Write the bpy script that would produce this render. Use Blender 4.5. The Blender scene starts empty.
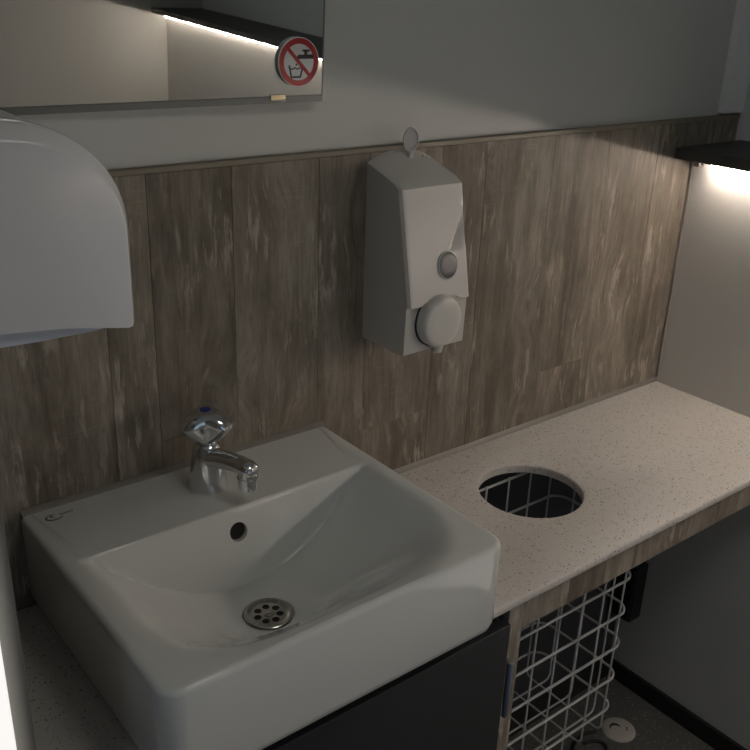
import bpy, bmesh, math, random
from mathutils import Vector, Matrix
random.seed(7)
scene = bpy.context.scene
COL = scene.collection
# All geometry below is written relative to the worktop surface (z = 0 there);
# the floor lies 0.85 m under it, and ZO lifts the finished objects so that the floor is z = 0.
ZO = 0.85

# ------------------------------------------------------------------ camera
cam_d = bpy.data.cameras.new('camera')
cam_d.sensor_width = 36.0
cam_d.lens = 36.0 * 913.86 / 750.0
cam_d.clip_start = 0.02
cam = bpy.data.objects.new('camera', cam_d)
COL.objects.link(cam)
R_ = Vector((0.78652907, -0.61663728, 0.03362262))
U_ = Vector((0.21590605, 0.32558378, 0.92053233))
F_ = Vector((0.57858154, 0.71676612, -0.38921683))
M = Matrix((R_, U_, -F_)).transposed().to_4x4()
M.translation = Vector((-1.73784, -1.11544, 0.81424 + ZO))
cam.matrix_world = M
scene.camera = cam

# ------------------------------------------------------------------ world, sun, added daylight, exposure
world = bpy.data.worlds.new('world')
scene.world = world
world.use_nodes = True
bgn = world.node_tree.nodes['Background']
bgn.inputs[0].default_value = (0.58, 0.78, 1.0, 1)
bgn.inputs[1].default_value = 0.26

FILL_WIN = dict(x=-2.30, y0=-1.07, y1=-0.68, z0=0.35, z1=1.20)     # unseen window added in the left wall to let in light
sun_d = bpy.data.lights.new('sun', 'SUN')
sun_d.energy = 6.0
sun_d.angle = math.radians(0.6)
sun_d.color = (1.0, 0.97, 0.95)
sun = bpy.data.objects.new('sun', sun_d)
COL.objects.link(sun)
sd = Vector((1.0, 0.81, -0.62))
sun.rotation_euler = sd.to_track_quat('-Z', 'Y').to_euler()
sun.location = (-4, -3, 4)

FILL_DOOR = dict(x0=-2.15, x1=-1.25, z1=1.20)                           # unseen doorway added behind the camera for cool front light
def daylight(name, w, h, energy, col, loc, rot):  # area light added inside an unseen opening to brighten the room
    d = bpy.data.lights.new(name, 'AREA')
    d.shape = 'RECTANGLE'; d.size = w; d.size_y = h; d.energy = energy; d.color = col
    o = bpy.data.objects.new(name, d)
    COL.objects.link(o)
    o.location = loc; o.rotation_euler = rot
daylight('added_window_light', FILL_WIN['y1'] - FILL_WIN['y0'], FILL_WIN['z1'] - FILL_WIN['z0'], 0.6, (.80, .90, 1.0),
         (FILL_WIN['x'] - .06, (FILL_WIN['y0'] + FILL_WIN['y1'])/2, (FILL_WIN['z0'] + FILL_WIN['z1'])/2 + ZO), (math.radians(90), 0, math.radians(-90)))
daylight('added_doorway_light', FILL_DOOR['x1'] - FILL_DOOR['x0'], FILL_DOOR['z1'] + .85, 0.9, (.62, .80, 1.0),
         ((FILL_DOOR['x0'] + FILL_DOOR['x1'])/2, -2.91, (FILL_DOOR['z1'] - .85)/2 + ZO), (math.radians(90), 0, 0))

CEILING_FILL = 4.8  # strength of the unseen lamp added to raise overall brightness
LED_STRENGTH = 205.0
LED_COLOR = (1.0, 0.87, 0.76, 1)

vs = scene.view_settings
vs.view_transform = 'Standard'
vs.look = 'None'
vs.gamma = 1.0
vs.use_curve_mapping = False
vs.exposure = 0.0

# ------------------------------------------------------------------ helpers
ORG = {}

def props(o, label=None, cat=None, group=None, kind=None):
    if label: o['label'] = label
    if cat: o['category'] = cat
    if group: o['group'] = group
    if kind: o['kind'] = kind
    return o

def thing(name, loc, label, cat, group=None):
    o = bpy.data.objects.new(name, None)
    o.empty_display_size = 0.05
    COL.objects.link(o)
    o.location = (loc[0], loc[1], loc[2] + ZO)
    ORG[o.name] = Vector(loc)
    return props(o, label, cat, group)

def obj(name, bm, mat, parent=None, smooth=False, sharp=None, origin=None):
    """Link one bmesh, written in scene coordinates, as one object."""
    bmesh.ops.recalc_face_normals(bm, faces=bm.faces)
    vsx = [v.co for v in bm.verts]
    if origin is None:
        lo = Vector((min(v.x for v in vsx), min(v.y for v in vsx), min(v.z for v in vsx)))
        hi = Vector((max(v.x for v in vsx), max(v.y for v in vsx), max(v.z for v in vsx)))
        origin = Vector(((lo.x + hi.x) / 2, (lo.y + hi.y) / 2, lo.z))
    origin = Vector(origin)
    bmesh.ops.translate(bm, verts=bm.verts, vec=-origin)
    me = bpy.data.meshes.new(name)
    if smooth:
        for f in bm.faces: f.smooth = True
        if sharp:
            for e in bm.edges:
                if len(e.link_faces) == 2 and e.calc_face_angle(0) > math.radians(sharp):
                    e.smooth = False
    bm.to_mesh(me)
    bm.free()
    me.materials.append(mat)
    o = bpy.data.objects.new(name, me)
    COL.objects.link(o)
    ORG[o.name] = origin
    if parent is not None:
        o.parent = parent
        o.location = origin - ORG[parent.name]
    else:
        o.location = origin + Vector((0, 0, ZO))
    return o

def struct(name, bm, mat, parent=None, **k):
    o = obj(name, bm, mat, parent, **k)
    if parent is None: o['kind'] = 'structure'
    return o

def box(bm, x0, x1, y0, y1, z0, z1, bev=0.0, seg=2):
    vs_ = [bm.verts.new(p) for p in ((x0,y0,z0),(x1,y0,z0),(x1,y1,z0),(x0,y1,z0),(x0,y0,z1),(x1,y0,z1),(x1,y1,z1),(x0,y1,z1))]
    fs = [bm.faces.new([vs_[i] for i in q]) for q in ((0,3,2,1),(4,5,6,7),(0,1,5,4),(1,2,6,5),(2,3,7,6),(3,0,4,7))]
    if bev:
        es = set(e for f in fs for e in f.edges)
        bmesh.ops.bevel(bm, geom=list(es), offset=bev, segments=seg, profile=0.5, affect='EDGES')
    return bm

def bx(*a, **k):
    return box(bmesh.new(), *a, **k)

def loft(loops, cap0=True, cap1=True, bm=None, closed=True):
    bm = bm or bmesh.new()
    L = [[bm.verts.new(p) for p in lp] for lp in loops]
    n = len(L[0])
    for a, b in zip(L, L[1:]):
        for i in range(n if closed else n - 1):
            j = (i + 1) % n
            bm.faces.new((a[i], a[j], b[j], b[i]))
    if cap0: bm.faces.new(list(reversed(L[0])))
    if cap1: bm.faces.new(L[-1])
    return bm

def circle(c, r, n=32, axis=Vector((0,0,1)), ph=0.0):
    axis = Vector(axis).normalized()
    a = axis.orthogonal().normalized() if abs(axis.z) < .999 else Vector((1,0,0))
    b = axis.cross(a)
    c = Vector(c)
    return [c + a * (r * math.cos(ph + 2*math.pi*i/n)) + b * (r * math.sin(ph + 2*math.pi*i/n)) for i in range(n)]

def cyl(c0, c1, r0, r1=None, n=32, bm=None, bev=0.0):
    c0, c1 = Vector(c0), Vector(c1)
    r1 = r0 if r1 is None else r1
    ax = (c1 - c0).normalized()
    lp = []
    if bev:
        lp = [circle(c0, r0 - bev, n, ax), circle(c0 + ax*bev*.3, r0 - bev*.3, n, ax), circle(c0 + ax*bev, r0, n, ax),
              circle(c1 - ax*bev, r1, n, ax), circle(c1 - ax*bev*.3, r1 - bev*.3, n, ax), circle(c1, r1 - bev, n, ax)]
    else:
        lp = [circle(c0, r0, n, ax), circle(c1, r1, n, ax)]
    return loft(lp, bm=bm)

def tube(pts, r, n=8, closed=False, bm=None):
    """Round wire through the points."""
    bm = bm or bmesh.new()
    pts = [Vector(p) for p in pts]
    m = len(pts)
    rings = []
    prev = None
    for i, p in enumerate(pts):
        if closed: t = (pts[(i+1) % m] - pts[i-1]).normalized()
        else: t = (pts[min(i+1, m-1)] - pts[max(i-1, 0)]).normalized()
        if prev is None: a = t.orthogonal().normalized()
        else:
            a = prev - t * prev.dot(t)
            a.normalize()
        prev = a
        b = t.cross(a)
        rr_ = r[i] if isinstance(r, (list, tuple)) else r
        rings.append([bm.verts.new(p + a*(rr_*math.cos(2*math.pi*k/n)) + b*(rr_*math.sin(2*math.pi*k/n))) for k in range(n)])
    rng = range(m) if closed else range(m-1)
    for i in rng:
        A, B = rings[i], rings[(i+1) % m]
        for k in range(n):
            bm.faces.new((A[k], A[(k+1) % n], B[(k+1) % n], B[k]))
    if not closed:
        bm.faces.new(list(reversed(rings[0]))); bm.faces.new(rings[-1])
    return bm

def rr(x0, x1, y0, y1, r, z, n=12, m=0):
    """Rounded rectangle loop; r = radii (back-left, back-right, front-right, front-left), y1 = back."""
    if not isinstance(r, (tuple, list)): r = (r,)*4
    lim = min(x1-x0, y1-y0)/2 - 1e-5
    r = [min(q, lim) for q in r]
    out = []
    for cx, cy, q, a0 in ((x1-r[1], y1-r[1], r[1], 0), (x0+r[0], y1-r[0], r[0], 90), (x0+r[3], y0+r[3], r[3], 180), (x1-r[2], y0+r[2], r[2], 270)):
        for k in range(n+1):
            a = math.radians(a0 + 90*k/n)
            out.append(Vector((cx + q*math.cos(a), cy + q*math.sin(a), z)))
    if m:                                                   # extra points along the four straight sides
        full = []
        for k, p in enumerate(out):
            full.append(p)
            if k % (n+1) == n:
                nx = out[(k+1) % len(out)]
                full += [p.lerp(nx, (j+1)/(m+1)) for j in range(m)]
        out = full
    return out

def carve(o, cutters):
    """Cut cutter meshes (bmeshes in scene coordinates) out of an object, for good."""
    cs = []
    for bm in cutters:
        c = obj('cutter', bm, bpy.data.materials[0])
        c.location = ORG[c.name] + Vector((0, 0, ZO))
        cs.append(c)
    for c in cs:
        m = o.modifiers.new('cut', 'BOOLEAN')
        m.operation = 'DIFFERENCE'; m.solver = 'EXACT'; m.object = c
    bpy.context.view_layer.update()
    dg = bpy.context.evaluated_depsgraph_get()
    me = bpy.data.meshes.new_from_object(o.evaluated_get(dg))
    o.modifiers.clear()
    o.data = me
    for c in cs: bpy.data.objects.remove(c)

# ------------------------------------------------------------------ materials
def mat(name, col, rough=.5, metal=0.0, spec=.5, coat=0.0, emit=None, es=0.0, trans=0.0):
    m = bpy.data.materials.new(name)
    m.use_nodes = True
    p = m.node_tree.nodes['Principled BSDF']
    p.inputs['Base Color'].default_value = (*col, 1)
    p.inputs['Roughness'].default_value = rough
    p.inputs['Metallic'].default_value = metal
    p.inputs['Specular IOR Level'].default_value = spec
    p.inputs['Coat Weight'].default_value = coat
    p.inputs['Transmission Weight'].default_value = trans
    if emit:
        p.inputs['Emission Color'].default_value = emit
        p.inputs['Emission Strength'].default_value = es
    return m

class NB:
    """A small node-building helper."""
    def __init__(s, m):
        s.m = m; s.t = m.node_tree; s.p = s.t.nodes['Principled BSDF']
    def n(s, kind, **k):
        x = s.t.nodes.new(kind)
        for a, b in k.items():
            if a.startswith('i_'): x.inputs[int(a[2:])].default_value = b
            else: setattr(x, a, b)
        return x
    def l(s, a, b): s.t.links.new(a, b)
    def ramp(s, fac, stops):
        r = s.n('ShaderNodeValToRGB')
        e = r.color_ramp.elements
        while len(e) < len(stops): e.new(.5)
        for q, (pos, c) in zip(e, stops):
            q.position = pos; q.color = (c, c, c, 1) if isinstance(c, (int, float)) else (*c, 1)
        s.l(fac, r.inputs[0])
        return r.outputs[0]
    def mix(s, fac, a, b, blend='MIX'):
        x = s.n('ShaderNodeMix', data_type='RGBA', blend_type=blend)
        for k, v in ((0, fac), (6, a), (7, b)):
            if hasattr(v, 'links'): s.l(v, x.inputs[k])
            else: x.inputs[k].default_value = v if isinstance(v, (int, float)) else (*v, 1)
        return x.outputs[2]
    def math(s, op, a, b=0.0, c=None):
        x = s.n('ShaderNodeMath', operation=op)
        for k, v in ((0, a), (1, b), (2, c)):
            if v is None: continue
            if hasattr(v, 'links'): s.l(v, x.inputs[k])
            else: x.inputs[k].default_value = v
        return x.outputs[0]
    def mapping(s, vec, scale, loc=(0,0,0)):
        x = s.n('ShaderNodeMapping')
        x.inputs['Scale'].default_value = scale
        x.inputs['Location'].default_value = loc
        s.l(vec, x.inputs['Vector'])
        return x.outputs[0]
    def noise(s, vec, scale, detail=4, rough=.55, dist=0.0):
        x = s.n('ShaderNodeTexNoise')
        x.inputs['Scale'].default_value = scale
        x.inputs['Detail'].default_value = detail
        x.inputs['Roughness'].default_value = rough
        x.inputs['Distortion'].default_value = dist
        s.l(vec, x.inputs['Vector'])
        return x.outputs[0]
    def bump(s, h, strength, dist=.001):
        b = s.n('ShaderNodeBump')
        b.inputs['Strength'].default_value = strength
        b.inputs['Distance'].default_value = dist
        s.l(h, b.inputs['Height'])
        s.l(b.outputs[0], s.p.inputs['Normal'])

def painted(name, col, rough=.55, mottle=.06, spec=.4):
    m = mat(name, col, rough, spec=spec)
    b = NB(m)
    tc = b.n('ShaderNodeTexCoord').outputs['Object']
    f = b.noise(tc, 3.0, 5)
    c = b.mix(f, tuple(v*(1-mottle) for v in col), tuple(min(1, v*(1+mottle)) for v in col))
    b.l(c, b.p.inputs['Base Color'])
    b.bump(b.noise(tc, 420, 3), .05, .0006)
    return m

def wood(name, dark, mid, light):
    m = mat(name, mid, .62, spec=.25)
    b = NB(m)
    tc = b.n('ShaderNodeTexCoord').outputs['Object']
    oi = b.n('ShaderNodeObjectInfo').outputs['Random']
    off = b.n('ShaderNodeCombineXYZ')
    for k, mul in ((0, 13.7), (1, 5.1), (2, 29.3)):
        b.l(b.math('MULTIPLY', oi, mul), off.inputs[k])
    add = b.n('ShaderNodeVectorMath', operation='ADD')
    b.l(tc, add.inputs[0]); b.l(off.outputs[0], add.inputs[1])
    v = add.outputs[0]
    # knots pull the grain aside
    vor = b.n('ShaderNodeTexVoronoi', feature='F1')
    vor.inputs['Scale'].default_value = 1.0
    b.l(b.mapping(v, (8.0, 1.0, 4.8)), vor.inputs['Vector'])
    kd = vor.outputs['Distance']
    pick = b.math('GREATER_THAN', b.n('ShaderNodeSeparateColor').outputs[0], .50)
    b.l(vor.outputs['Color'], pick.node.inputs[0].links[0].from_node.inputs[0])
    near = b.math('MULTIPLY', b.ramp(kd, ((0, 1.0), (.42, 0.0))), pick)
    pull = b.n('ShaderNodeCombineXYZ')
    b.l(b.math('MULTIPLY', near, .035), pull.inputs[0])
    add2 = b.n('ShaderNodeVectorMath', operation='ADD')
    b.l(v, add2.inputs[0]); b.l(pull.outputs[0], add2.inputs[1])
    w = add2.outputs[0]
    big = b.noise(b.mapping(w, (9, 9, 3.6)), 1.0, 8, .68, .1)
    grain = b.noise(b.mapping(w, (48, 48, 4.6)), 1.0, 8, .68, .12)
    fine = b.noise(b.mapping(w, (240, 240, 16)), 1.0, 4, .65, .4)
    s1 = b.math('ADD', b.math('MULTIPLY', big, .55), b.math('MULTIPLY', grain, .45))
    c = b.n('ShaderNodeValToRGB')
    e = c.color_ramp.elements
    e.new(.5)
    for q, (pos, col) in zip(e, ((.40, dark), (.50, mid), (.60, light))):
        q.position = pos; q.color = (*col, 1)
    b.l(s1, c.inputs[0])
    col = c.outputs[0]
    col = b.mix(b.ramp(fine, ((.30, .38), (.5, 0.0))), col, tuple(k*.55 for k in dark))
    # pale limed scratches along and saw marks across the grain
    scr = b.noise(b.mapping(w, (75, 75, 12)), 1.0, 6, .66, .25)
    patch = b.noise(b.mapping(v, (10, 10, 6)), 1.0, 3)
    sm = b.math('MULTIPLY', b.ramp(scr, ((.54, 0.0), (.63, 1.0))), b.ramp(patch, ((.42, 0.0), (.58, .70))))
    col = b.mix(sm, col, tuple(min(1, k*1.55) for k in light))
    saw = b.noise(b.mapping(v, (9, 9, 260)), 1.0, 2, .5, .3)
    sm2 = b.math('MULTIPLY', b.ramp(saw, ((.56, 0.0), (.66, 1.0))), b.ramp(b.noise(b.mapping(v, (14, 14, 9), (3, 1, 7)), 1.0, 2), ((.58, 0.0), (.68, .18))))
    col = b.mix(sm2, col, tuple(min(1, k*1.35) for k in light))
    # knot rings
    ring = b.math('MULTIPLY', b.ramp(kd, ((.0, .95), (.065, .75), (.095, .2), (.13, .55), (.20, 0.0))), pick)
    halo = b.math('MULTIPLY', b.ramp(kd, ((.09, 0.0), (.15, .5), (.24, 0.0))), pick)
    col = b.mix(halo, col, tuple(min(1, k*1.15) for k in light))
    ring = b.math('MULTIPLY', ring, b.ramp(b.noise(b.mapping(v, (90, 90, 60)), 1.0, 3), ((.35, .35), (.6, 1.0))))
    col = b.mix(ring, col, tuple(k*.62 for k in dark))
    # dark cracks and weathered patches
    crk = b.math('MULTIPLY', b.ramp(b.noise(b.mapping(w, (85, 85, 11), (9, 2, 4)), 1.0, 5, .7, 1.4), ((.60, 0.0), (.70, .75))), b.ramp(b.noise(b.mapping(v, (7, 7, 5), (1, 8, 2)), 1.0, 3), ((.45, 0.0), (.6, 1.0))))
    col = b.mix(crk, col, tuple(k*.7 for k in dark))
    # plank to plank tone
    tone = b.math('MULTIPLY_ADD', oi, .26, .87)
    tn = b.n('ShaderNodeCombineColor')
    for k in range(3): b.l(tone, tn.inputs[k])
    col = b.mix(1.0, col, tn.outputs[0], 'MULTIPLY')
    b.l(col, b.p.inputs['Base Color'])
    b.bump(b.math('ADD', grain, b.math('MULTIPLY', fine, .5)), .25, .0015)
    return m

def speckled(name, base, specks, rough, scale=230.0, thr=.70, coat=0.0):
    m = mat(name, base, rough, coat=coat)
    b = NB(m)
    tc = b.n('ShaderNodeTexCoord').outputs['Object']
    col = b.mix(b.noise(tc, 60, 3), tuple(k*.95 for k in base), tuple(min(1, k*1.04) for k in base))
    for i, (sc, th, rad, sp) in enumerate(specks):
        vor = b.n('ShaderNodeTexVoronoi')
        vor.inputs['Scale'].default_value = sc
        vv = b.mapping(tc, (1, 1, 1), (i*3.3, i*1.7, i*.9))
        dis = b.n('ShaderNodeVectorMath', operation='ADD')
        nz = b.n('ShaderNodeTexNoise'); nz.inputs['Scale'].default_value = sc*2.2
        b.l(vv, nz.inputs['Vector'])
        sc2 = b.n('ShaderNodeVectorMath', operation='SCALE'); sc2.inputs['Scale'].default_value = .9/sc
        b.l(nz.outputs['Color'], sc2.inputs[0])
        b.l(vv, dis.inputs[0]); b.l(sc2.outputs[0], dis.inputs[1])
        b.l(dis.outputs[0], vor.inputs['Vector'])
        sep = b.n('ShaderNodeSeparateColor')
        b.l(vor.outputs['Color'], sep.inputs[0])
        k = b.math('MULTIPLY', b.math('GREATER_THAN', sep.outputs[0], th), b.math('LESS_THAN', vor.outputs['Distance'], rad))
        tone = b.mix(sep.outputs[1], sp, tuple((x+y)/2 for x, y in zip(sp, base)))
        col = b.mix(k, col, tone)
    b.l(col, b.p.inputs['Base Color'])
    return m

M_wall = painted('grey_wall_paint', (.56, .56, .53), .6)
M_side = painted('warm_grey_wall_panel', (.62, .60, .57), .42, .03)
M_front = painted('far_wall_paint', (.42, .41, .385), .5, .03)
M_white = painted('sunlit_face_white', (.80, .80, .79), .5, .02)  # white for the sheet that makes the partition look sunlit
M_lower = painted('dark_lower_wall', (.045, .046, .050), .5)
M_ceil = painted('ceiling_paint', (.70, .70, .68), .7)
M_trimw = painted('pale_corner_paint', (.78, .79, .77), .5)
M_part = painted('partition_laminate', (.15, .145, .13), .5)
M_wood = wood('weathered_wood', (.130, .108, .083), (.212, .181, .144), (.310, .273, .226))
M_under = painted('wood_joint_backing', (.085, .070, .055), .8)
M_edge = painted('wood_edge_band', (.215, .185, .140), .5)
M_seal = mat('grey_sealant', (.22, .20, .175), .45)
M_top = speckled('speckled_quartz', (.60, .565, .53), ((190, .80, .34, (.20, .16, .13)), (330, .80, .36, (.30, .25, .21)), (140, .95, .20, (.18, .15, .12))), .45)
M_floor = speckled('speckled_floor_vinyl', (.115, .112, .105), ((150, .72, .35, (.28, .27, .25)), (230, .72, .35, (.04, .04, .04))), .5)
M_ceramic = mat('glazed_ceramic', (.66, .665, .635), .10, spec=.55, coat=.25)
M_ceramic.node_tree.nodes['Principled BSDF'].inputs['Coat Roughness'].default_value = .04
M_chrome = mat('chrome', (.72, .73, .74), .13, metal=1.0)
M_steel = mat('brushed_steel', (.52, .50, .46), .26, metal=1.0)
M_dark = mat('dark_void', (.012, .012, .012), .8)
M_blue = mat('blue_plastic', (.012, .025, .22), .35)
M_plast = mat('white_plastic', (.55, .525, .49), .33)
M_plast2 = mat('white_button_plastic', (.59, .565, .53), .36)
M_keym = mat('clear_grey_plastic', (.52, .51, .49), .25)
M_smoke = mat('smoked_window', (.085, .085, .09), .35)
M_enamel = mat('white_enamel', (.66, .66, .67), .22, coat=.3)
M_enamel2 = mat('blue_white_plastic', (.52, .56, .64), .3)
M_mirror = mat('mirror_silver', (.84, .86, .84), .015, metal=1.0)
M_glass_edge = mat('mirror_edge', (.16, .17, .165), .2)
M_gap_shade = mat('shadow_gap_grey', (.17, .175, .17), .4, metal=.3)  # dark tone standing in for the shadow gap below the mirror
M_brass = mat('clip_brass', (.42, .37, .24), .28, metal=1.0)
M_signw = mat('sign_white', (.72, .72, .71), .35)
M_red = mat('sign_red', (.40, .012, .018), .35)
M_black = mat('sign_black', (.012, .012, .013), .4)
M_shelf = painted('black_shelf_laminate', (.050, .050, .048), .5, .05)
M_led = mat('led_diffuser', (.9, .9, .9), .4, emit=LED_COLOR, es=LED_STRENGTH)
M_alu = mat('aluminium', (.55, .54, .52), .35, metal=1.0)
M_door = painted('charcoal_laminate', (.020, .021, .024), .38, .04)
M_base = painted('black_skirting', (.018, .018, .018), .5)
M_wire = mat('white_wire_coating', (.50, .50, .50), .3)
M_box = mat('corner_shadow_black', (.010, .010, .011), .4)  # near-black for the shape that replaces the corner shadow
M_logo = mat('logo_grey', (.05, .055, .06), .5)
M_drainw = painted('floor_drain_plastic', (.50, .47, .42), .5)
M_cable = mat('black_rubber', (.012, .011, .011), .5)
M_hinge = mat('steel_blue_hinge', (.20, .24, .33), .35, metal=.7)

# ------------------------------------------------------------------ room shell
XL, XR, YB, ZF, ZC = -2.30, 0.17, -2.85, -0.85, 1.50
struct('floor', bx(XL-.1, XR+.1, YB-.1, .1, ZF-.05, ZF), M_floor)
struct('ceiling', bx(XL-.1, XR+.1, YB-.1, .1, ZC, ZC+.05), M_ceil)
struct('wall_back', bx(XL-.1, XR+.1, .012, .10, ZF, ZC), M_wall)
bm = bmesh.new()                                                     # wall behind the camera with the added doorway for light
box(bm, XL-.1, FILL_DOOR['x0'], YB-.1, YB, ZF, ZC); box(bm, FILL_DOOR['x1'], XR+.1, YB-.1, YB, ZF, ZC); box(bm, FILL_DOOR['x0'], FILL_DOOR['x1'], YB-.1, YB, FILL_DOOR['z1'], ZC)
struct('wall_front', bm, M_front)
struct('wall_right', bx(XR, XR+.1, YB, .012, ZF, ZC), M_trimw)
struct('wall_right_lower', bx(0, XR, YB, -.0005, ZF, .5125), M_side)
bm = bmesh.new()                                                     # left wall around the window added for light
box(bm, XL-.1, XL, YB, FILL_WIN['y0'], ZF, ZC); box(bm, XL-.1, XL, FILL_WIN['y1'], .012, ZF, ZC)
box(bm, XL-.1, XL, FILL_WIN['y0'], FILL_WIN['y1'], ZF, FILL_WIN['z0']); box(bm, XL-.1, XL, FILL_WIN['y0'], FILL_WIN['y1'], FILL_WIN['z1'], ZC)
struct('wall_left', bm, M_part)
struct('wall_partition', bx(-1.5800, -1.5625, -.400, -.0002, ZF, ZC, bev=.0008, seg=1), M_part)
struct('wall_partition_bright_sheet', bx(-1.5820, -1.5801, -.400, -.0002, ZF, ZC), M_white)  # thin white sheet added so the outer face burns out bright
struct('trim_1', bx(.083, .152, -.006, .012, .596, ZC), M_trimw)                   # pale strip in the upper corner
struct('baseboard_right', bx(-.010, 0, YB, 0, ZF, ZF+.050), M_base)
struct('baseboard_back', bx(-.85, -.010, -.012, 0, ZF, ZF+.075), M_base)
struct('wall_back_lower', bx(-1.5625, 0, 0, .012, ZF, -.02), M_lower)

# wood panelling over the worktop: one object, every plank a child of its own
pan = struct('wall_back_panelling', bx(-1.5625, .1515, .004, .012, -.02, .583), M_under)
seams = [-1.5622, -1.475, -1.300, -1.232, -1.105, -.957, -.862, -.712, -.610, -.440, -.283, -.125, .1515]
butts = {3: (.195,), 6: (.111,), 9: (.115,)}
g = .00026
for i, (a, b_) in enumerate(zip(seams, seams[1:])):
    cuts = [-.018] + list(butts.get(i, ())) + [.583]
    for z0, z1 in zip(cuts, cuts[1:]):
        dy = random.uniform(-.0002, .0002)
        obj('plank', bx(a+g, b_-g, dy, .004, z0+g, z1-g, bev=.0004, seg=1), M_wood, pan)
struct('trim_2', bx(-1.5622, .1515, -.0012, .012, .5832, .591, bev=.001, seg=1), M_edge)   # edge band on top of the panelling
# grey sealant lines
def bead(name, x0, x1, y, z, w, h):
    bm = bmesh.new()
    prof = ((0, 0), (-w, 0), (-w*.8, h*.35), (-w*.35, h*.8), (0, h))
    loft([[(x, y+p, z+q) for p, q in prof] for x in (x0, x1)], bm=bm)
    return bm
struct('trim_3', bead('b', -.944, -.004, 0, 0.0003, .006, .009), M_seal, smooth=True, sharp=50)
struct('trim_4', bead('b', -1.442, -.946, 0, .1466, .0100, .0060), M_seal, smooth=True, sharp=50)
struct('trim_5', bx(-.0045, -.0002, -.0055, -.0006, .010, .512, bev=.0015), M_seal)         # corner bead

# ------------------------------------------------------------------ worktop
wt = obj('worktop', bx(-1.5622, -.0004, -.394, -.0004, -.016, 0, bev=.0050, seg=4), M_top, smooth=True, sharp=35)
props(wt, 'long white speckled stone worktop with a round hole beside the sink', 'worktop')
HC = Vector((-.620, -.184, 0))
carve(wt, [loft([circle(HC + Vector((0, 0, z)), r, 80) for r, z in ((.0925, -.05), (.0925, -.0035), (.0928, -.0022), (.0934, -.0012), (.0943, -.0004), (.0958, .00002), (.0975, .004))])])

# wood apron under the worktop front edge
ap = thing('worktop_apron', (-.42, -.375, -.072), 'grey-brown wood strip fixed under the front edge of the worktop', 'apron')
sx = [-.8495, -.742, -.655, -.575, -.440, -.330, -.170, -.0006]
for a, b_ in zip(sx, sx[1:]):
    obj('plank', bx(a+.0003, b_-.0003, -.386, -.370, -.070, -.0164, bev=.0006, seg=1), M_wood, ap)

# ------------------------------------------------------------------ sink
SX0, SX1, SYF, SYB = -1.444, -.946, -.431, -.003
def sloop(ins, z, rb, rf):
    return rr(SX0+ins, SX1-ins, SYF+ins, SYB-min(ins, .004), (rb, rb, rf, rf), z, 10, 16)
loops = [sloop(.020, 0.0005, .01, .02), sloop(.010, .0030, .008, .024), sloop(.003, .011, .006, .027), sloop(0, .022, .005, .028),
         sloop(0, .075, .005, .028), sloop(0, .1385, .005, .028), sloop(.0007, .1422, .005, .0277), sloop(.0022, .1449, .005, .027), sloop(.0046, .1465, .006, .026), sloop(.0078, .147, .007, .025)]
def smax(a, b, k):
    h = max(k - abs(a-b), 0)/k
    return max(a, b) + h*h*k*.25
def bowl_z(x, y):
    """Trough-shaped bowl: gentle sides and front, steep back wall meeting the floor in a crease."""
    dx = x + 1.202
    u = min(1.25, abs(dx)/(.220 if dx > 0 else .208))
    v = min(1.25, max(0, -(y + .262))/.154)
    fu = u**2.0
    fv = (math.sqrt(v*v + .05) - math.sqrt(.05))/(math.sqrt(1.05) - math.sqrt(.05))
    q = min(1, max(0, (math.hypot(x + 1.2135, y + .2585) - .034)/.065))
    q = .12*q + .88*q*q*(3 - 2*q)
    f = .0432 + .104*(fu**2 + fv**2)**.5*q
    b = .147 - (-.150 - y)*3.0
    f = -smax(-f, -.147, .018)
    b = -smax(-b, -.147, .006)
    return smax(f, b, .005)
def lerp(a, b, t): return a + (b-a)*t
NB_ = 74
for i in range(NB_):
    t = (i/NB_)**1.25
    q = [lerp(a, b, t) for a, b in zip((-1.430, -.962, -.4205, -.140, .026), (-1.2135-.036, -1.2135+.036, -.2585-.036, -.2585+.036, .036))]
    lp_ = rr(q[0], q[1], q[2], q[3], q[4], .147, 10, 16)
    for p in lp_:
        p.z = bowl_z(p.x, p.y)
    loops.append(lp_)
DR = Vector((-1.2135, -.2585, .0430))
for r_, z in ((.0375, .0432), (.0350, .0428), (.0340, .0405), (.0335, .0385)):
    loops.append(rr(DR.x-r_, DR.x+r_, DR.y-r_, DR.y+r_, r_, z, 10, 16))
sink = thing('sink', (-1.194, -.22, 0), 'white rectangular ceramic sink with deep basin standing on the worktop', 'sink')
basin = obj('basin', loft(loops), M_ceramic, sink, smooth=True, sharp=50)
# overflow: a blind hole in the back wall of the basin
OV = Vector((-1.200, -.1610, .114))
bpy.context.view_layer.update()
carve(basin, [cyl(OV + Vector((0, -.03, .004)), OV + Vector((0, .03, -.004)), .0135, n=32)])
for p_ in basin.data.polygons: p_.use_smooth = True
bm = bmesh.new()
bm.from_mesh(basin.data)
for e in bm.edges:
    e.smooth = not (len(e.link_faces) == 2 and e.calc_face_angle(0) > math.radians(38))
bm.to_mesh(basin.data); bm.free()
obj('overflow_hole', cyl(OV + Vector((0, .0275, -.0036)), OV + Vector((0, .006, -.0008)), .0132, n=32), M_dark, sink)
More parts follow.
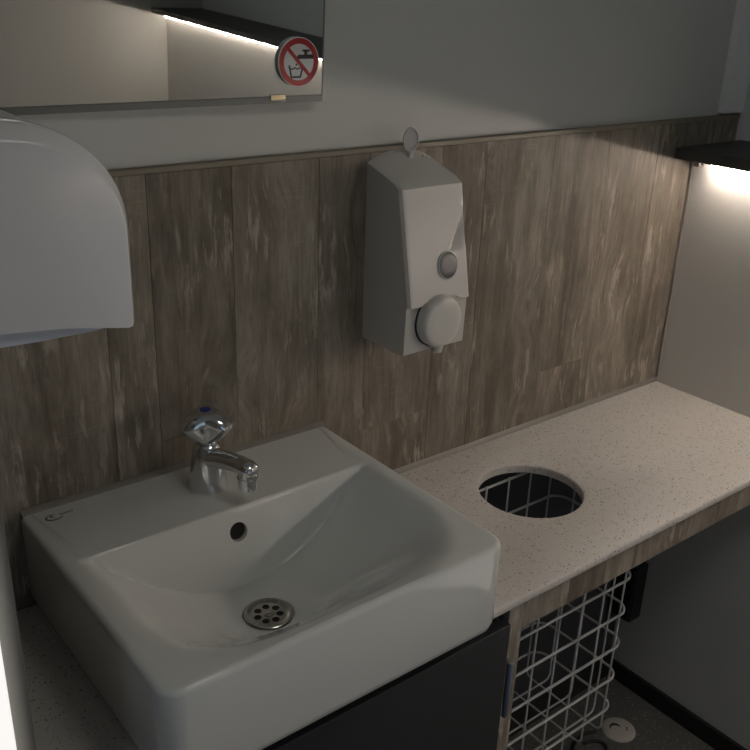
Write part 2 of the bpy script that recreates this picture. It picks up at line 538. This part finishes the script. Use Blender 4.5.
# drain strainer with seven holes and a screw
dr = obj('drain', loft([circle(DR + Vector((0, 0, dz)), r_, 48) for r_, dz in ((.0328, -.0035), (.0328, .0008), (.0318, .0016), (.0290, .0014), (.0250, -.0002), (.0235, -.0006))]), M_steel, sink, smooth=True, sharp=40)
cut = []
for k in range(7):
    a = 2*math.pi*k/7 + .35
    c = DR + Vector((.0155*math.cos(a), .0155*math.sin(a), 0))
    cut.append(cyl(c + Vector((0, 0, -.0021)), c + Vector((0, 0, .01)), .0050, n=16))
carve(dr, cut)
for p_ in dr.data.polygons: p_.use_smooth = False
for k in range(7):
    a = 2*math.pi*k/7 + .35
    c = DR + Vector((.0155*math.cos(a), .0155*math.sin(a), -.0020))
    obj('drain_hole', cyl(c, c + Vector((0, 0, .0003)), .0049, n=16), M_dark, dr)
sc = obj('screw', loft([circle(DR + Vector((0, 0, dz)), r_, 24) for r_, dz in ((.0062, -.001), (.0062, .0002), (.0050, .0010), (.0030, .0013))]), M_steel, dr, smooth=True, sharp=40)
# small maker's mark printed on the ledge (a swirl with a line of tiny lettering)
def flat_stroke(pts, w, z, bm):
    m = len(pts)
    L, Rr = [], []
    for i, p in enumerate(pts):
        t = (Vector(pts[min(i+1, m-1)]) - Vector(pts[max(i-1, 0)])).normalized()
        nrm = Vector((-t.y, t.x))
        ww = w*(.35 + .65*math.sin(math.pi*(i+.5)/m))
        L.append(bm.verts.new((p[0]+nrm.x*ww/2, p[1]+nrm.y*ww/2, z))); Rr.append(bm.verts.new((p[0]-nrm.x*ww/2, p[1]-nrm.y*ww/2, z)))
    for i in range(m-1): bm.faces.new((L[i], L[i+1], Rr[i+1], Rr[i]))
bm = bmesh.new()
cx, cy = -1.408, -.0335
flat_stroke([(cx + .0105*math.cos(a)*1.05, cy + .0075*math.sin(a)) for a in [math.radians(95 + 255*k/26) for k in range(27)]], .0030, .14725, bm)
flat_stroke([(cx + .002 + .0060*math.cos(a), cy + .0022 + .0042*math.sin(a)) for a in [math.radians(70 + 190*k/16) for k in range(17)]], .0022, .14725, bm)
for k in range(6):
    x = cx + .0085 + k*.0032
    flat_stroke([(x, cy+.0010), (x+.0008, cy+.0032), (x+.0016, cy+.0046)], .0022, .14725, bm)
obj('maker_mark', bm, M_logo, sink)

# ------------------------------------------------------------------ tap
T = Vector((-1.199, -.076, .147))
tap = thing('tap', T, 'chrome basin tap with three-sided handle and blue cold mark', 'tap')
prof = [(.0278, 0), (.0283, .002), (.0278, .005), (.0270, .012), (.0254, .026), (.0236, .040), (.0216, .054), (.0195, .065), (.0160, .071), (.0120, .0725)]
obj('body', loft([circle(T + Vector((0, 0, z)), r, 40) for r, z in prof]), M_chrome, tap, smooth=True, sharp=50)
# spout: oval section running out over the basin
d = Vector((.165, -1, 0)).normalized()
s_ = Vector((-d.y, d.x, 0))
lp = []
for t, h, a, b_ in ((.004, .047, .0170, .0170), (.018, .051, .0164, .0160), (.034, .0560, .0152, .0142), (.052, .0600, .0142, .0128), (.070, .0625, .0138, .0120), (.088, .0632, .0138, .0118), (.096, .0628, .0128, .0106), (.1010, .0620, .0095, .0075), (.1025, .0616, .0034, .0028)):
    c = T + d*t + Vector((0, 0, h))
    lp.append([c + s_*(a*math.cos(2*math.pi*k/28)) + Vector((0, 0, b_*math.sin(2*math.pi*k/28))) for k in range(28)])
sp = obj('spout', loft(lp), M_chrome, tap, smooth=True, sharp=60)
c = T + d*.0880
obj('aerator', loft([circle(c + Vector((0, 0, h)), r, 32) for r, h in ((.0115, .0335), (.0128, .0332), (.0134, .0342), (.0136, .0480), (.0146, .0485), (.0146, .0505), (.0136, .0511), (.0130, .0610))]), M_chrome, sp, smooth=True, sharp=35)
# three-sided handle
to_cam = math.atan2(-1.115 - T.y, -1.738 - T.x)
def tri(z, R, k, sh=0.0):
    out = []
    for i in range(72):
        a = 2*math.pi*i/72
        ph = 3*(a - to_cam - math.radians(60))
        r = R*(1 - k*(1 - math.cos(ph))/2)
        out.append(T + Vector((r*math.cos(a), r*math.sin(a), z)))
    return out
hp = [(.0715, .0125, 0), (.0730, .0155, .03), (.0755, .0182, .10), (.0810, .0240, .24), (.0870, .0300, .34), (.0940, .0358, .44), (.1000, .0396, .48), (.1014, .0398, .47), (.1060, .0372, .40), (.1105, .0330, .33), (.1150, .0272, .26), (.1186, .0205, .18), (.1206, .0138, .10), (.1216, .0070, .05)]
hd = obj('handle', loft([tri(*q) for q in hp]), M_chrome, tap, smooth=True, sharp=34)
obj('cold_mark', loft([circle(T + Vector((0, 0, z)), r, 24) for r, z in ((.0080, .1200), (.0080, .1221), (.0068, .1226))]), M_blue, hd)

# ------------------------------------------------------------------ soap dispenser
DX0, DX1 = -.868, -.741
sd_ = thing('soap_dispenser', (-.805, -.06, .283), 'white wall soap dispenser with round push button and dark sight window', 'soap dispenser')
def yfront(z):                         # front face leans outwards going down
    return -.083 - .034*min(1, max(0, (.540 - z)/.175))
W_ = DX1 - DX0
def crease(z):                         # x of the sweeping crease on the front right
    t = min(1, max(0, (.545 - z)/.110))
    return DX1 - .003 - .050*t**2.4
NX, NZ = 40, 44
bm = bmesh.new()
z_lo, z_hi = .365, .541
grid = []
for j in range(NZ+1):
    row = []
    z = z_lo + (z_hi - z_lo)*j/NZ
    for i in range(NX+1):
        u = i/NX
        x = DX0 + W_*u
        edge = min(u, 1-u)*W_
        y = yfront(z)
        if edge < .006: y += .006 - math.sqrt(max(0, .006**2 - (.006-edge)**2))      # rounded side edges
        dx = x - crease(z)
        if z > .440:
            s = min(1, max(0, dx/.007)); s = s*s*(3-2*s)
            y += .0085*s*min(1, (z-.440)/.022)*min(1, max(0, (DX1 - x)/.018))
        zz = z
        if j == 0: zz = z - .006*0 + .012*math.sin(math.pi*max(0, min(1, (u-.18)/.70)))**1.0      # arch over the button
        row.append(bm.verts.new((x, y, zz)))
    grid.append(row)
for j in range(NZ):
    for i in range(NX):
        bm.faces.new((grid[j][i], grid[j][i+1], grid[j+1][i+1], grid[j+1][i]))
# top: slopes up from the front edge to an arched back
NT = 14
prevrow = grid[-1]
for k in range(1, NT+1):
    t = k/NT
    row = []
    for i in range(NX+1):
        u = i/NX
        x = DX0 + W_*u
        arch = .569 + .016*(1-(2*u-1)**2)
        y = prevy = grid[-1][i].co.y*(1-t) + 0.0*t
        zf = grid[-1][i].co.z + .004*math.sin(math.pi*min(1, t*4)/2)
        z = zf*(1-t) + arch*t if t > 0 else zf
        row.append(bm.verts.new((x, min(y, -.0004), z)))
    for i in range(NX):
        bm.faces.new((prevrow[i], prevrow[i+1], row[i+1], row[i]))
    prevrow = row
    if k == 1: sidecols = [[grid[0][0]], [grid[0][NX]]]
back = prevrow
# sides
for col, sgn in ((0, 0), (NX, 1)):
    fr = [grid[j][col] for j in range(NZ+1)]
    x = DX0 if col == 0 else DX1
    bot_back = bm.verts.new((x, -.0004, .365))
    tops = []
    ring = fr[:]                                    # bottom -> top of the front edge
    # walk the top edge vertices
    edge_top = [v for v in bm.verts if abs(v.co.x - x) < 1e-6 and v not in fr and v is not bot_back]
    edge_top.sort(key=lambda v: v.co.y)
    bm.faces.new(ring + edge_top + [bot_back])
cover = obj('cover', bm, M_plast, sd_, smooth=True, sharp=28)
# lower body the cover sits on
lp = [[(DX0+a, -.0004, z), (DX0+a, yb, z), (DX1-a, yb, z), (DX1-a, -.0004, z)] for a, yb, z in ((.0012, -.1010, .283), (.0002, -.1060, .286), (.0002, -.1090, .372), (.004, -.100, .374))]
bm = loft(lp)
obj('lower_body', bm, M_plast, sd_)
obj('wall_plate', bx(DX0+.0005, DX1-.0005, -.006, -.0003, .284, .566), M_plast, sd_)
# push button: a thick disc, flattened a little, with a chamfered face
bc = Vector((-.807, -.109, .336))
def oval(c, r, kx=1.0, kz=1.0, n=44, drop=0.0):
    return [Vector((c.x + r*kx*math.cos(2*math.pi*i/n), c.y, c.z + r*kz*math.sin(2*math.pi*i/n))) for i in range(n)]
obj('push_button', loft([oval(bc + Vector((0, dy, 0)), r, 1.0, 1.06) for r, dy in ((.0400, .004), (.0400, -.010), (.0390, -.016), (.0370, -.0195), (.0325, -.0212), (.018, -.0222), (.006, -.0224))]), M_plast2, sd_, smooth=True, sharp=40)
obj('button_gap', loft([oval(bc + Vector((0, dy, 0)), .0418, 1.0, 1.06) for dy in (.004, -.0012)]), M_dark, sd_)
obj('soap_spout', cyl((-.806, -.118, .2965), (-.806, -.118, .283), .0085, .0065, n=20, bev=.0015), M_plast2, sd_, smooth=True, sharp=40)
# sight window with a rim
wc = Vector((-.7865, yfront(.420) - .0004, .4205))
nrm = Vector((0, -1, .194)).normalized()
up = Vector((0, .194, 1)).normalized()
def woval(dist, a, b_, n=36):
    return [wc + nrm*dist + Vector((1, 0, 0))*(a*math.cos(2*math.pi*i/n)) + up*(b_*math.sin(2*math.pi*i/n)) for i in range(n)]
win = obj('sight_window', loft([woval(-.002, .0185, .0205), woval(.0012, .0185, .0205), woval(.0020, .0165, .0185), woval(.0021, .010, .011)]), M_smoke, sd_, smooth=True, sharp=40)
obj('window_rim', loft([woval(-.001, .0205, .0225), woval(.0016, .0205, .0225), woval(.0024, .0195, .0215), woval(.0016, .0183, .0203), woval(-.001, .0183, .0203)], cap0=False, cap1=False), M_keym, win, smooth=True, sharp=40)
# key left in the lock on top
kc = Vector((-.799, -.020, .6015))
kt = Vector((.93, -.37, 0)).normalized()
kn = Vector((kt.y, -kt.x, 0))
def koval(dist, a, b_, n=32):
    return [kc + kn*dist + kt*(a*math.cos(2*math.pi*i/n)) + Vector((0, 0, 1))*(b_*math.sin(2*math.pi*i/n)) for i in range(n)]
ky = obj('key', loft([koval(-.0022, .0125, .0185), koval(.0022, .0125, .0185), koval(.0022, .0102, .0160), koval(.0008, .0098, .0155), koval(-.0008, .0098, .0155), koval(-.0022, .0102, .0160)], cap0=False, cap1=False, bm=None), M_plast, sd_, smooth=True, sharp=40)
bmk = loft([koval(-.0007, .0101, .0158), koval(.0007, .0101, .0158)])
obj('key_web', bmk, M_keym, ky)
obj('key_stem', cyl(kc + Vector((0, 0, -.0175)), kc + Vector((0, 0, -.028)), .0035, .0045, n=16), M_plast, ky)
for q, (dx, dy) in enumerate(((.012, -.012), (.018, -.016), (.023, -.014))):
    z = .5795 - .0006*q
    obj('lock_slot', bx(kc.x+dx, kc.x+dx+.0035, kc.y+dy-.0035, kc.y+dy, z-.004, z+.0003 - .0015*q), M_keym, sd_)

# ------------------------------------------------------------------ hand dryer on the partition
hd_ = thing('hand_dryer', (-1.5625, -.20, .508), 'white rounded hand dryer with glossy cover above the left of the sink', 'hand dryer')
def dprof(ins, y, n=24):
    xf, zt, xb = -1.394 - ins*.55, .705 - ins, -1.5622
    a, b_ = .118 - ins*.5, .104 - ins*.7
    pts = [(xb, y, .5285), (-1.47, y, .5195), (xf - .004, y, .5080), (xf - .0010, y, .5088), (xf, y, .513)]
    for k in range(n+1):
        t = math.pi/2*k/n
        pts.append((xf - a + a*math.cos(t)**.95, y, zt - b_ + b_*math.sin(t)**.95))
    pts.append((xb, y, zt + .002))
    return [Vector(p) for p in pts]
edge = ((.0175, 0), (.0155, .0004), (.0142, .0014), (.0130, .0028), (.0036, .0130), (.0018, .0155), (.0005, .0190), (0, .024))
lp = [dprof(i_, -.330 + dy) for i_, dy in edge] + [dprof(i_, -.085 - dy) for i_, dy in reversed(edge)]
obj('cover', loft(lp), M_enamel, hd_, smooth=True, sharp=40)
# slim outlet tray under the cover
bm = loft([[(-1.5622, y, .5275), (-1.47, y, .5185), (-1.412, y, .5110), (-1.440, y, .5085), (-1.49, y, .5085), (-1.5622, y, .5110)] for y in (-.322, -.100)])
obj('outlet_tray', bm, M_enamel2, hd_)

# ------------------------------------------------------------------ mirror with clip, and the sign stuck on it
mn = Vector((-.030, -1, -.031)).normalized()
mp = Vector((-.962, -.012, .673))
mu = Vector((1, -.030, 0)); mu = (mu - mn*mu.dot(mn)).normalized()
mv = mu.cross(mn).normalized()
if mv.z < 0: mv = -mv
def onm(a, b_, h=0.0): return mp + mu*a + mv*b_ + mn*h
mir = thing('wall_mirror', onm(-.29, 0), 'large frameless wall mirror reflecting the lit shelf', 'mirror')
def slab(a0, a1, b0, b1, h0, h1):
    return loft([[onm(a0, b0, h), onm(a1, b0, h), onm(a1, b1, h), onm(a0, b1, h)] for h in (h0, h1)])
obj('mirror_backing', slab(-.597, -.0006, .0006, .62, -.0042, -.0012), M_glass_edge, mir)
obj('mirror_glass', slab(-.598, 0, 0, .62, -.0011, 0), M_mirror, mir)
bm = bmesh.new()
for a0, a1, b0, b1 in ((-.0014, .0008, -.001, .62), (-.598, .0008, -.0012, .0012)):
    loft([[onm(a0, b0, h), onm(a1, b0, h), onm(a1, b1, h), onm(a0, b1, h)] for h in (-.005, .0004)], bm=bm)
obj('polished_edge', bm, M_glass_edge, mir)
obj('shadow_gap_strip', slab(-.598, .0004, -.0085, -.0014, -.007, .0004), M_gap_shade, mir)  # dark strip in place of the shadow gap under the mirror
cl = obj('clip', slab(-.0855, -.062, -.0045, .0035, -.006, .0030), M_brass, mir)
bmod = cl.modifiers.new('bevel', 'BEVEL'); bmod.width = .0012; bmod.segments = 2

sc_a, sc_b = -.0430, .0455
sg = thing('prohibition_sign', onm(sc_a, sc_b, .003), 'round red and white no-drinking-water sign stuck on mirror corner', 'sign')
SR = .0325
def disc(r, h0, h1, a=0, b_=0, n=56):
    return [[onm(sc_a + a + r*math.cos(2*math.pi*i/n), sc_b + b_ + r*math.sin(2*math.pi*i/n), h) for i in range(n)] for h in (h0, h1)]
obj('plate', loft(disc(SR, .0030, .0052)), M_signw, sg)
A, B = disc(SR*.965, .0053, .0056), disc(SR*.735, .0056, .0053)
obj('ring', loft([A[0], A[1], B[0], B[1]], cap0=False, cap1=False), M_red, sg)
def poly(name, pts, h, m, s=SR):
    bm = bmesh.new()
    loft([[onm(sc_a + s*p[0], sc_b + s*p[1], hh) for p in pts] for hh in (.0053, h)], bm=bm)
    return obj(name, bm, m, sg)
def stroke(p, q, w):
    p, q = Vector(p), Vector(q)
    t = (q-p).normalized(); n_ = Vector((-t.y, t.x))*w/2
    return [p-n_, q-n_, q+n_, p+n_]
poly('tap_pictogram', [(.16, .50), (.52, .50), (.52, .43), (.40, .40), (.40, .30), (.72, .30), (.72, .13), (.02, .13), (-.02, .02), (-.16, .02), (-.16, .16), (-.02, .30), (.26, .30), (.26, .40), (.16, .43)], .0056, M_black)
poly('water_drop', [(-.13, -.04), (-.06, -.09), (-.11, -.15), (-.17, -.10)], .0056, M_black)
gl = [((-.48, -.12), (-.36, -.60)), ((-.40, -.60), (.12, -.60)), ((.08, -.60), (.22, -.12))]
for p, q in gl: poly('glass_pictogram', stroke(p, q, .075), .0056, M_black)
wl = [(-.43, -.24), (-.31, -.29), (-.19, -.22), (-.06, -.29), (.06, -.22), (.17, -.26)]
for p, q in zip(wl, wl[1:]): poly('water_line', stroke(p, q, .05), .0055, M_black)
poly('slash', stroke((-.56, .56), (.56, -.56), .15), .0059, M_red)

# ------------------------------------------------------------------ shelf and its light strip
sh = obj('shelf', bx(-.068, .1698, YB+.002, -.0016, .513, .535, bev=.0012, seg=2), M_shelf)
props(sh, 'black shelf board capping the low right wall', 'shelf')
led = thing('led_strip', (-.022, -1.4, .502), 'warm white light strip under the black shelf', 'light strip')
obj('profile', bx(-.0230, -.0120, YB+.02, -.055, .5046, .5128), M_alu, led)
obj('diffuser', cyl((-.0175, YB+.02, .5026), (-.0175, -.058, .5026), .0015, n=12), M_led, led, smooth=True, sharp=50)
br = thing('shelf_bracket', (-.016, -.028, .492), 'small grey cable clip under the shelf in the corner', 'clip')
obj('plate', bx(-.026, -.006, -.034, -.020, .4965, .5128, bev=.0015), M_seal, br)
obj('screw', cyl((-.016, -.034, .503), (-.016, -.0358, .503), .003, n=12), M_base, br)

# ------------------------------------------------------------------ under the worktop
cab = thing('sink_cabinet', (-1.2, -.2, ZF), 'charcoal cabinet with a plain door below the white sink', 'cabinet')
obj('carcass', bx(-1.50, -.892, -.378, -.004, ZF+.001, -.020), M_door, cab)
dd = obj('door', bx(-1.50, -.8905, -.402, -.3835, ZF+.06, -.031, bev=.0012, seg=2), M_door, cab)
hz0, hz1 = -.211, -.109
hg = obj('hinge', cyl((-.8800, -.4000, hz0), (-.8800, -.4000, hz1), .0050, n=20, bev=.001), M_hinge, cab, smooth=True, sharp=40)
obj('screw', cyl((-.8800, -.4000, hz1), (-.8800, -.4000, hz1+.004), .0062, n=20, bev=.001), M_alu, hg, smooth=True, sharp=40)
st = thing('cabinet_post', (-.85, -.2, ZF), 'grey-brown wooden post between the charcoal door and the wire basket', 'post')
obj('stile', bx(-.8810, -.8500, -.3895, -.360, ZF+.001, -.0164, bev=.001, seg=1), M_wood, st)
obj('side_panel', bx(-.8810, -.866, -.3598, -.004, ZF+.001, -.0164), M_wood, st)

# wire basket
bk = thing('wire_basket', (-.62, -.195, -.57), 'white wire laundry-style basket under the round hole of worktop', 'basket')
BX0, BX1, BY0, BY1 = -.815, -.425, -.302, -.092
rows = [-.036 - .0786*k for k in range(7)]
for z in rows:
    pts = [Vector(p) for p in rr(BX0, BX1, BY0, BY1, .032, z, n=8)]
    obj('ring_wire', tube(pts, .0026, 8, closed=True), M_wire, bk, smooth=True)
zb = -.563
xs = [-.456 - .0605*k for k in range(6)]
for x in xs:                                     # U-shaped wires down the front, under the base and up the back
    pts = [(x, BY0+.003, -.030), (x, BY0+.003, zb+.012), (x, BY0+.008, zb+.003), (x, BY0+.018, zb), (x, BY1-.018, zb), (x, BY1-.008, zb+.003), (x, BY1-.003, zb+.012), (x, BY1-.003, -.030)]
    obj('upright_wire', tube(pts, .0021, 6), M_wire, bk, smooth=True)
ys = [-.258, -.197, -.136]
for y in ys:
    pts = [(BX0+.003, y, -.030), (BX0+.003, y, zb+.016), (BX0+.008, y, zb+.007), (BX0+.018, y, zb+.004), (BX1-.018, y, zb+.004), (BX1-.008, y, zb+.007), (BX1-.003, y, zb+.016), (BX1-.003, y, -.030)]
    obj('upright_wire', tube(pts, .0021, 6), M_wire, bk, smooth=True)

# black box for the corner shadow, floor drain and cable
jb = thing('corner_shadow_box', (-.02, -.035, -.63), 'black box standing in for the shadow in the corner under the worktop', 'box')
obj('body', bx(-.045, -.0006, -.068, -.0006, -.63, -.47, bev=.003), M_box, jb)
obj('cover', bx(-.050, -.0452, -.064, -.005, -.626, -.474, bev=.001), M_box, jb)
fd = thing('floor_drain', (-.150, -.155, ZF), 'pale round drain cover on the dark floor beside the basket', 'drain cover')
c = Vector((-.150, -.155, ZF))
obj('disc', loft([circle(c + Vector((0, 0, z)), r, 40) for r, z in ((.041, .0005), (.0405, .003), (.038, .0055), (.020, .0075), (.006, .0078))]), M_drainw, fd, smooth=True, sharp=40)
bm = bmesh.new()
tube([c + Vector((.013*math.cos(a) - .008, .013*math.sin(a) + .004, .0082)) for a in [math.radians(150 - 170*k/10) for k in range(11)]], [.0008 + .0026*math.sin(math.pi*k/10) for k in range(11)], 8, bm=bm)
obj('slot', bm, M_cable, fd)
for dx, dy in ((.016, -.012), (.010, -.016)):
    obj('screw', cyl(c + Vector((dx, dy, .006)), c + Vector((dx, dy, .0085)), .0022, n=10), M_base, fd)
cbp = []
for k in range(40):
    t = k/39
    a = t*math.pi*2.2 + .6
    cbp.append((-.245 + .050*math.cos(a) - .03*t, -.145 + .032*math.sin(a) - .02*t, ZF + .0045 + .0016*math.sin(math.pi*t)))
props(obj('cable', tube(cbp, .0042, 8), M_cable, smooth=True), 'short black cable coiled on the floor near pale drain cover', 'cable')

# ------------------------------------------------------------------ flat fill lamp added on the ceiling, out of view
cl_ = thing('ceiling_fill_lamp', (-1.0, -1.15, ZC-.03), 'added square flat fill lamp on the ceiling, out of view', 'lamp')
bm = bmesh.new()
box(bm, -1.22, -.78, -1.37, -1.35, ZC-.03, ZC-.0005); box(bm, -1.22, -.78, -.95, -.93, ZC-.03, ZC-.0005)
box(bm, -1.22, -1.20, -1.35, -.95, ZC-.03, ZC-.0005); box(bm, -.80, -.78, -1.35, -.95, ZC-.03, ZC-.0005)
obj('frame', bm, M_enamel, cl_)
obj('diffuser', bx(-1.20, -.80, -1.35, -.95, ZC-.026, ZC-.001), mat('fill_lamp_diffuser', (.9, .9, .9), .5, emit=(1.0, .97, .88, 1), es=CEILING_FILL), cl_)
